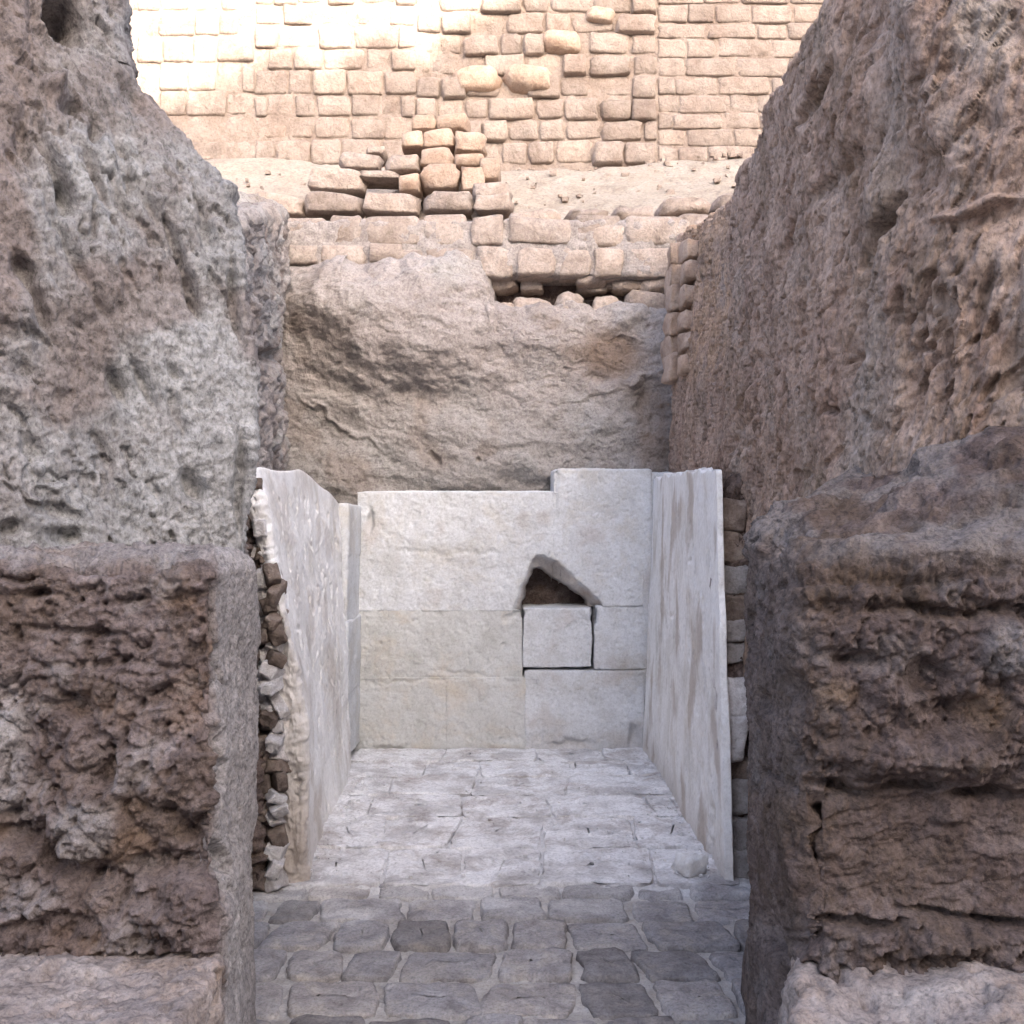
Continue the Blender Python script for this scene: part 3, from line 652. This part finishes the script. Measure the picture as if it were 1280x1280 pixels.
# right side: stacked stones, plaster lump, grey footing
rr_ = empty('rubble_fill', (.98, 4.5, 0), 'stack of dark rubble stones over grey mortar beside the right slab edge', 'rubble')
G = loft(block_net(lambda f: [(.95, 4.54, 1.72 * f), (1.04, 4.52, 1.72 * f), (1.2, 4.5, 1.72 * f), (1.2, 4.9, 1.72 * f), (1.02, 4.9, 1.72 * f)], [0, .03, .97, 1]), [20, 20, 5, 5, 5], [2, 2, 150, 4, 8], smooth=2)
under(solid('mortar', G, lambda P, n: .02 * ridged(P * 11, 4) + .008 * fbm(P * 50, 3), M['dark_earth']), rr_)
for (x0, y0, x1, y1, k, dY) in [(889, 622, 930, 664, 0, 0), (888, 662, 934, 704, 0, .02), (888, 706, 936, 744, 2, -.01), (890, 742, 930, 776, 0, 0), (892, 776, 938, 804, 2, 0), (892, 802, 936, 828, 2, .01), (892, 836, 914, 862, 0, .06), (890, 850, 932, 900, 1, -.04), (892, 896, 926, 952, 1, -.05), (898, 948, 938, 980, 0, 0), (896, 976, 938, 1022, 2, -.02), (898, 1020, 940, 1064, 2, -.01), (898, 1062, 942, 1110, 2, -.02)]:
    o = px_piece('stone', random.choice(me_pale if k == 1 else me_dark), x0 + 10, y0, x1 + 6, y1, 4.49 + dY, .16, rr_, .01, .08)
    if k == 2:
        if 'grey_stone' not in bpy.data.materials:
            M['grey_stone'] = material('grey_stone', [(.20, .18, .17), (.29, .27, .265), (.36, .345, .34)], 12, .006, 60); M['grey_stone'].name = 'grey_stone'
            me_grey = [m2.copy() for m2 in me_dark]
            for m2 in me_grey: m2.materials.clear(); m2.materials.append(M['grey_stone'])
        o.data = random.choice(me_grey)

# ---- rubble wall behind, left side of the pit
net = []
pl = [(4.3, -1.24), (5.2, -1.30), (6.2, -1.47), (6.9, -1.57), (7.45, -1.66)]
for f in (0, .35, .5, .65, .8, .92, 1.0):
    row = []
    for (Y, X) in pl:
        zt = EYE + (CY - (268 if Y > 6.5 else 272)) / F * Y
        row.append((X - .02 * f, Y, zt * f))
    # seen from the passage, columns must run near to far (left to right in the picture)
    row += [(-2.4, 7.5, row[-1][2]), (-2.4, 4.3, row[0][2])]
    net.append(row)
net.append([(-1.9, min(7.2, max(4.5, p[1])), p[2] + .02) for p in net[-1]])
G = loft(net, [60, 70, 60, 50, 10, 6, 6], [20, 40, 50, 50, 40, 30, 10], smooth=2)
def d_lb(P, n):
    w = P + .04 * np.stack([fbm(P * 5 + s, 3) for s in (1, 7, 13)], 1)
    d = .05 * fbm(P * 2.5, 3) + .045 * np.abs(fbm(w * 6, 3)) + .02 * ridged(w * 12, 3) + .006 * fbm(P * 40, 2)
    d += marks(P, [(330, 445, 14, 10, 0, -.14), (335, 470, 12, 16, 0, .04), (325, 380, 14, 20, 0, .04), (328, 520, 12, 40, 0, .05), (345, 500, 8, 40, 0, -.02)], warp=4)
    return d, {'grey': np.clip(.5 + fbm(P * 3, 3), 0, 1), 'brown': np.clip(.1 + .6 * fbm(P * 6 + 9, 3), 0, .6)}
o = solid('rubble_wall', G, d_lb, M['bank_earth'])
props(o, 'rough rubble wall seen as narrow strip between grey plastered wall and earth bank', 'wall')

# ================================================================== EARTH BANK BEHIND THE CHAMBER
net = []
prof = [(1500, 7.62), (760, 7.60), (640, 7.58), (600, 7.60), (540, 7.58), (480, 7.55), (430, 7.52), (380, 7.52), (350, 7.56), (338, 7.62)]
for (py, Y) in prof:
    row = []
    for X in (-2.3, -1.75, -1.2, -.6, -.2, -.14, .1, .3, .45, .62, .8, 1.0, 1.2, 1.7):
        yy_ = py
        if py <= 380:
            tgt = {-2.3: 352, -1.75: 340, -1.2: 352, -.6: 322, -.2: 326, -.14: 378, .1: 390, .3: 380, .45: 372, .62: 386, .8: 376, 1.0: 388, 1.2: 372, 1.7: 380}[X]
            yy_ = tgt + (py - 338) * .9
        x, _, z = I(0, yy_, Y)
        row.append((X, Y, z))
    row += [(1.7, 8.2, row[-1][2]), (-2.3, 8.2, row[0][2])]
    net.append(row)
net.append([(p[0] * .98, 7.9, p[2] + .03) for p in net[-1]])
G = loft(net, [12, 55, 60, 45, 8, 26, 22, 18, 20, 20, 22, 22, 12, 4, 12, 4], [3, 40, 30, 45, 50, 45, 45, 30, 10, 14], smooth=4)
def d_bank(P, n):
    w = P + .06 * np.stack([fbm(P * 3 + s, 3) for s in (1, 7, 13)], 1)
    q = stretch(w, (1, 0, -.25), 2.5)
    d = .05 * fbm(P * 1.7 + 3, 3) + .035 * fbm(q * 3.4, 3) + .003 * ridged(q * 7, 3) + .007 * fbm(P * 24, 4, .55) + .003 * clods(P, 26) - .007 * sstep(.35, .55, fbm(q * 24, 3))
    d += marks(P, [(500, 400, 110, 72, 12, .20), (560, 345, 50, 24, 0, .06), (400, 375, 60, 40, 20, .08), (420, 480, 60, 16, 28, -.05), (380, 520, 40, 60, -30, -.05), (640, 430, 60, 40, 0, .03), (762, 445, 44, 36, 0, -.07), (775, 480, 60, 8, -12, .03),
                   (680, 395, 36, 12, 0, .04), (800, 395, 30, 12, 0, .04), (810, 500, 22, 40, 0, -.08), (640, 540, 140, 30, 0, .06), (540, 500, 70, 14, 20, -.03),
                   (600, 590, 120, 20, 0, .08), (545, 574, 5, 5, 0, -.05), (594, 574, 5, 5, 0, -.05), (400, 600, 40, 30, 0, .05), (430, 530, 60, 4, 32, .03), (770, 590, 60, 20, 0, .02), (660, 500, 50, 20, 0, .04)], warp=12, wsc=5)
    px, py = pix(P)
    grey = np.clip(sstep(440, 560, py) * .6 + .3 * sstep(0, .5, fbm(P * 3, 4)) + .6 * sstep(40, 10, np.hypot(px - 560, (py - 345) * 1.5)), 0, 1)
    brown = np.clip(.9 * sstep(56, 20, np.hypot(px - 765, (py - 440) * 1.2)) + .5 * sstep(26, 10, np.abs(px - 815)) * sstep(470, 500, py) + .35 * sstep(.2, .6, fbm(P * 2.2 + 8, 3)), 0, .9)
    return d, {'grey': grey, 'brown': brown}
o = solid('earth_bank', G, d_bank, M['bank_earth'])
props(o, 'rough greyish brown earth bank rising directly behind the white chamber wall', 'earth bank')

# ================================================================== LOW BRICK WALL ON TOP OF THE BANK
lw = empty('low_brick_wall', (-.3, 7.8, 3.2), 'low weathered brick wall crowning the earth bank, dark gap under its right half', 'brick wall')
G = cube_net(-2.4, 1.9, 7.90, 8.3, 2.7, 3.60, .03)
under(solid('core', G, lambda P, n: .05 * fbm(P * 5, 3), M['brown_earth']), lw)  # dark brown core deepens the shade in the gap by colour
stm = [piece_mesh('stone_piece', 90 + q, (7, 5, 6), 4, .18, 1.1) for q in range(4)]
for m_ in stm: m_.materials.append(M['brick_greyish'])
for (x0, y0, x1, y1) in [(640, 372, 690, 402), (694, 366, 726, 396), (742, 368, 778, 398), (782, 360, 842, 396), (612, 380, 646, 400), (726, 384, 756, 404), (800, 342, 846, 366), (722, 338, 760, 358)]:
    px_piece('stone', random.choice(stm), x0, y0, x1, y1, 7.66, .24, lw, .03, .2)
def course(par, x0, x1, y0, y1, Y, w, mat, dep=.3, jit=.22, skip=0.0, yfn=None, **kw):
    x = x0
    while x < x1:
        ww = w * random.uniform(1 - jit, 1 + jit)
        if random.random() >= skip:
            dy = yfn(x + ww / 2) if yfn else 0
            h = random.uniform(-2, 2); hb = random.uniform(-3, 4)
            px_piece('brick', bricks_of(mat, **kw), x + .6, y0 + dy + h, x + ww - .6, y1 + dy + hb, Y, dep, par, .025, .035)
        x += ww
G = cube_net(-2.4, 1.9, 7.63, 8.3, 3.36, 3.78, .02)
under(solid('mortar', G, lambda P, n: .02 * fbm(P * 5, 3) + .014 * clods(P, 11), M['bank_earth']), lw)
course(lw, 290, 470, 304, 330, 7.60, 52, 'brick_greyish', n=6, amp=.14)
course(lw, 600, 880, 338, 362, 7.74, 46, 'brick_greyish', jit=.35, skip=.3, n=5, amp=.2)
course(lw, 470, 880, 306, 346, 7.60, 60, 'brick_greyish', jit=.35, n=6, amp=.16)
course(lw, 285, 880, 268, 305, 7.62, 64, 'brick_greyish', jit=.35, n=7, amp=.13)
course(lw, 300, 440, 344, 372, 7.66, 40, 'brick_greyish', n=4, amp=.2)
course(lw, 720, 860, 346, 366, 7.72, 44, 'brick_greyish', n=4, amp=.2, skip=.2)
course(lw, 632, 960, 260, 284, 7.68, 66, 'brick_greyish', dep=.6, n=5, amp=.14, yfn=lambda x: -max(0, x - 740) * .13)
course(lw, 720, 980, 278, 306, 7.62, 58, 'brick_greyish', n=5, amp=.14, yfn=lambda x: -max(0, x - 760) * .12)

# stack of loose-looking bricks
st = empty('brick_stack', (-.8, 8.0, 3.8), 'stepped pile of rounded worn bricks on the sandy shelf, left of centre', 'brick pile')
stack = [(310, 238, 376, 266, 7.80), (378, 237, 450, 264, 7.78), (452, 240, 524, 266, 7.80), (526, 238, 590, 264, 7.80), (592, 240, 640, 262, 7.82),
         (384, 208, 456, 236, 7.98), (448, 212, 500, 222, 8.0), (497, 214, 526, 238, 7.98), (524, 204, 572, 236, 7.98), (574, 206, 606, 238, 8.0), (590, 226, 640, 248, 7.92),
         (422, 190, 476, 210, 8.15), (478, 192, 524, 213, 8.15), (524, 182, 566, 206, 8.16), (566, 190, 606, 208, 8.18), (600, 196, 626, 224, 8.15),
         (455, 180, 480, 192, 8.3), (500, 162, 530, 184, 8.34), (526, 158, 568, 182, 8.34), (568, 162, 608, 188, 8.32),
         (512, 142, 546, 162, 8.5), (544, 139, 586, 161, 8.48)]
for (x0, y0, x1, y1, Y) in stack:
    px_piece('brick', bricks_of('orange_brick' if (x0 > 480 and y1 < 240) else 'brick_greyish', n=6, amp=.2), x0, y0, x1, y1, Y, .3, st, .02, .05)
G = loft(block_net(lambda f: [(-2.0, 7.95 + .55 * f, 3.5 + .3 * f), (-.02 - .25 * f, 7.95 + .55 * f, 3.5 + 1.1 * f), (-.1, 8.9, 3.5 + 1.15 * f), (-2.0, 8.9, 3.5 + .35 * f)], [0, .03, .97, 1]), [60, 20, 20, 10], [2, 1, 40, 2, 20], smooth=3)
under(solid('core', G, lambda P, n: .03 * fbm(P * 6, 3), M['brick_bed']), st)

# brick pier exposed in the right wall
bp = empty('brick_pier', (1.15, 6.6, 2.4), 'exposed column of orange bricks with dark joints set in right wall beside the bank', 'brick pier')
for q, (y0, y1) in enumerate([(296, 322), (324, 350), (354, 380), (386, 410), (414, 436), (440, 466)]):
    px_piece('brick', bricks_of('orange_brick', n=8, amp=.2), 856 - q * .8, y0, 886, y1, 6.50, .25, bp, .02, .06)
    px_piece('brick', bricks_of('orange_brick', n=8, amp=.24), 839 - q, y0 + 4 + random.uniform(-4, 4), 855, y1 + 10, 6.90, .25, bp, .02, .1)
for q, (y0, y1) in enumerate([(278, 312), (314, 344), (346, 372), (374, 404), (406, 440)]):
    px_piece('brick', bricks_of('orange_brick', n=5, amp=.2), 886 - q, y0 + random.uniform(-4, 4), 908 - q * 2, y1, 6.06, .25, bp, .02, .14)

# ================================================================== SAND SHELF
net = []
for (Y, z) in [(8.32, 3.0), (8.30, 3.90), (8.33, 4.00), (8.42, 4.07), (8.8, 4.33), (9.3, 4.72), (9.8, 4.86)]:
    net.append([(X, Y, z + (.10 if X < -2 else 0) * (Y > 7.8) + (.12 * sstep(0.8, 1.8, X) if Y > 7.8 else 0)) for X in (-9, -4, -2.2, -1, -.2, .6, 1.4, 2.4, 5, 9)])
G = loft(net, [10, 30, 40, 40, 40, 40, 40, 20, 10], [4, 8, 30, 50, 40, 20], closed=False, smooth=4)
o = solid('sand_slope', G, lambda P, n: .03 * fbm(P * 2, 4) + .004 * fbm(P * 22, 3), M['sand'], closed=False); props(o, kind='structure')

# ================================================================== FAR BRICK WALL
YW = 9.5
fw = empty('brick_wall', (0, YW + .5, 4.6), 'long pale mudbrick wall closing the far end above the sandy shelf, sunlit top left', 'brick wall')
G = cube_net(-10, 10, YW + .0, YW + 1.2, 3.5, 9.4, .05, 1); G[..., 1] += .001
under(solid('mortar', G, lambda P, n: .006 * fbm(P * 3, 4) + .012 * fbm(P * 9, 4), M['brick_bed']), fw)
zones = [(100, 318, 42, 32, 12, .00, 0), (318, 520, 42, 30, 10, .02, 1), (520, 822, 44, 27, 7, .03, 2), (822, 1110, 54, 21, 12, .0, 3)]
nb = 0
for (zx0, zx1, w_, h_, nn, prot, zi) in zones:
    yb = 204
    while yb > -34:
        h = h_ * random.uniform(.85, 1.15); x = zx0 - random.uniform(0, w_ * .5) * 0
        first = True
        while x < zx1 - 4:
            ww = w_ * random.uniform(.6, 1.35)
            if first: ww *= random.uniform(.5, 1); first = False
            if x + ww > zx1 - w_ * .35: ww = zx1 - x
            hole = (abs(x + ww / 2 - 700) < 26 and abs(yb - h / 2 - 56) < 12) or (random.random() < .012)
            if not hole:
                out = random.uniform(-.02, .02) + (random.uniform(0, .07) if zi == 2 and random.random() < .5 else 0)
                if zi == 3: out *= .4
                amp = (.08, .09, .14, .09)[zi]
                hh = h * random.uniform(.95, 1.0)
                o = px_piece('brick', bricks_of('brick', n=nn, amp=amp), x, yb - hh + .2 + random.uniform(-1.5, 1.5), x + ww - .1, yb + random.uniform(-.6, 1.2), YW - out - .015, .25, fw, .0, .02 if zi != 2 else .05)
                nb += 1
            x += ww
        yb -= h
print('far wall bricks', nb)
# bigger rounded stones bulging from the middle of it
for (x0, y0, x1, y1) in [(566, 76, 628, 112), (630, 76, 692, 112), (676, 30, 728, 62), (730, 2, 772, 24)]:
    px_piece('brick', bricks_of('orange_brick', n=2.8, amp=.16), x0, y0, x1, y1, YW - .12, .3, fw, .02, .06)
# continuation outside the picture, joined
V = []; Q = []
def add_box(x0, x1, y0, y1, z0, z1):
    b = len(V)
    V.extend([(x0, y0, z0), (x1, y0, z0), (x1, y1, z0), (x0, y1, z0), (x0, y0, z1), (x1, y0, z1), (x1, y1, z1), (x0, y1, z1)])
    for f in ((0, 1, 5, 4), (1, 2, 6, 5), (2, 3, 7, 6), (3, 0, 4, 7), (4, 5, 6, 7), (3, 2, 1, 0)): Q.append(tuple(b + k for k in f))
def inview(X, Z):
    return -4.3 < X < 4.4 and Z < 6.6
z = 4.9
while z < 9.3:
    h = random.uniform(.2, .25); x = -9.9 + random.uniform(0, .3)
    while x < 9.6:
        w_ = random.uniform(.3, .45)
        if not inview(x + w_ / 2, z + h / 2):
            p = random.uniform(-.02, .03); add_box(x + .012, x + w_ - .012, YW - .02 - p, YW + .2, z + .012, z + h - .012)
        x += w_
    z += h
o = link('brickwork', mesh_from('brickwork', np.array(V) - np.array(fw.location), Q, smooth=False), M['brick'], fw); o['kind'] = 'stuff'

# ================================================================== UNSEEN WALL ADDED BEHIND THE CAMERA (top shaped to place the shadow edge)
YR = -16.0
prof = [(60, 330), (150, 262), (218, 180), (226, 112), (300, 100), (318, 66), (385, 62), (400, 98), (450, 90), (466, 36), (500, 34), (515, 78), (560, 80), (578, 28), (622, 24), (640, -12), (740, -24), (800, -60), (1000, -110), (1400, -150)]
kk = (YW - YR) / -TO_SUN.y
prof3 = []
for (px, py) in prof:
    x, _, z = I(px, py, YW); prof3.append((x + TO_SUN.x * kk, z + TO_SUN.z * kk))
prof3 = [(-10, prof3[0][1] - .5)] + prof3 + [(24, prof3[-1][1])]
net = []
for f in (0, .5, .9, 1.0):
    net.append([(x, YR, z * f - .1 * (1 - f)) for x, z in prof3] + [(x, YR - 1.6, z * f - .1 * (1 - f)) for x, z in prof3[::-1]])
mid = [(x, YR - .6, z + .05) for x, z in prof3] + [(x, YR - 1.0, z + .05) for x, z in prof3[::-1]]
net.append(mid)
# this wall is seen from its +Y side: reverse the columns so that its normals point outwards
net = [r[::-1] for r in net]
nC = len(net[0]); un = [6] * nC
G = loft(net, un, [16, 20, 8, 3], smooth=1)
o = solid('shadow_wall', G, lambda P, n: .05 * fbm(P * 1.5, 4), M['brick_bed'])
props(o, 'high unseen wall added behind the viewpoint, broken top shaped to cast the shadow', 'wall')

# ================================================================== CRUMBS AND DUSTY GRIT ON THE FLOOR AND LEDGES
V = []; Q = []
base_v = [(-1, -1, -1), (1, -1, -1), (1, 1, -1), (-1, 1, -1), (-1, -1, 1), (1, -1, 1), (1, 1, 1), (-1, 1, 1)]
def crumb(x, y, z, r):
    b = len(V)
    for v in base_v:
        k = random.uniform(.45, 1.0)
        V.append((x + v[0] * r * k * random.uniform(.7, 1.2), y + v[1] * r * k, z + v[2] * r * k * .7))
    for f in ((0, 1, 5, 4), (1, 2, 6, 5), (2, 3, 7, 6), (3, 0, 4, 7), (4, 5, 6, 7), (3, 2, 1, 0)): Q.append(tuple(b + k for k in f))
for q in range(700):
    yv = random.uniform(4.42, 6.9); side = random.random()
    if side < .6:
        e = abs(random.gauss(0, .10)); xv = (-.93 + e) if random.random() < .5 else (.88 - e)
        if yv < 4.3: xv = (-.98 + e) if xv < 0 else (.98 - e)
    else: xv = random.uniform(-.9, .9)
    crumb(xv, yv, (.022 if yv > 4.36 else .006) + .004, random.choice([.003, .004, .005, .007, .010]))
for q in range(0):
    xv = random.uniform(.76, 1.3) * random.choice([-1, 1]); yv = random.uniform(1.9, 2.4)
    crumb(xv, yv, .492 if xv < 0 else .50 + .0, random.choice([.003, .004, .006, .009]))
o = link('gravel', mesh_from('gravel', V, Q, smooth=False), M['paving']); o['kind'] = 'stuff'

V = []; Q = []
for q in range(220):
    yv = random.uniform(8.45, 9.45) if q % 3 else 9.45 - abs(random.gauss(0, .06)); xv = random.uniform(-3.4, 2.6)
    zv = float(np.interp(yv, [8.42, 8.8, 9.3, 9.8], [4.07, 4.33, 4.72, 4.86])) + (.10 if xv < -2 else 0) + .12 * float(sstep(.8, 1.8, xv))
    crumb(xv, yv, zv + .015, random.choice([.010, .013, .017, .024, .04]))
o = link('brick_rubble', mesh_from('brick_rubble', V, Q, smooth=False), M['brick']); o['kind'] = 'stuff'
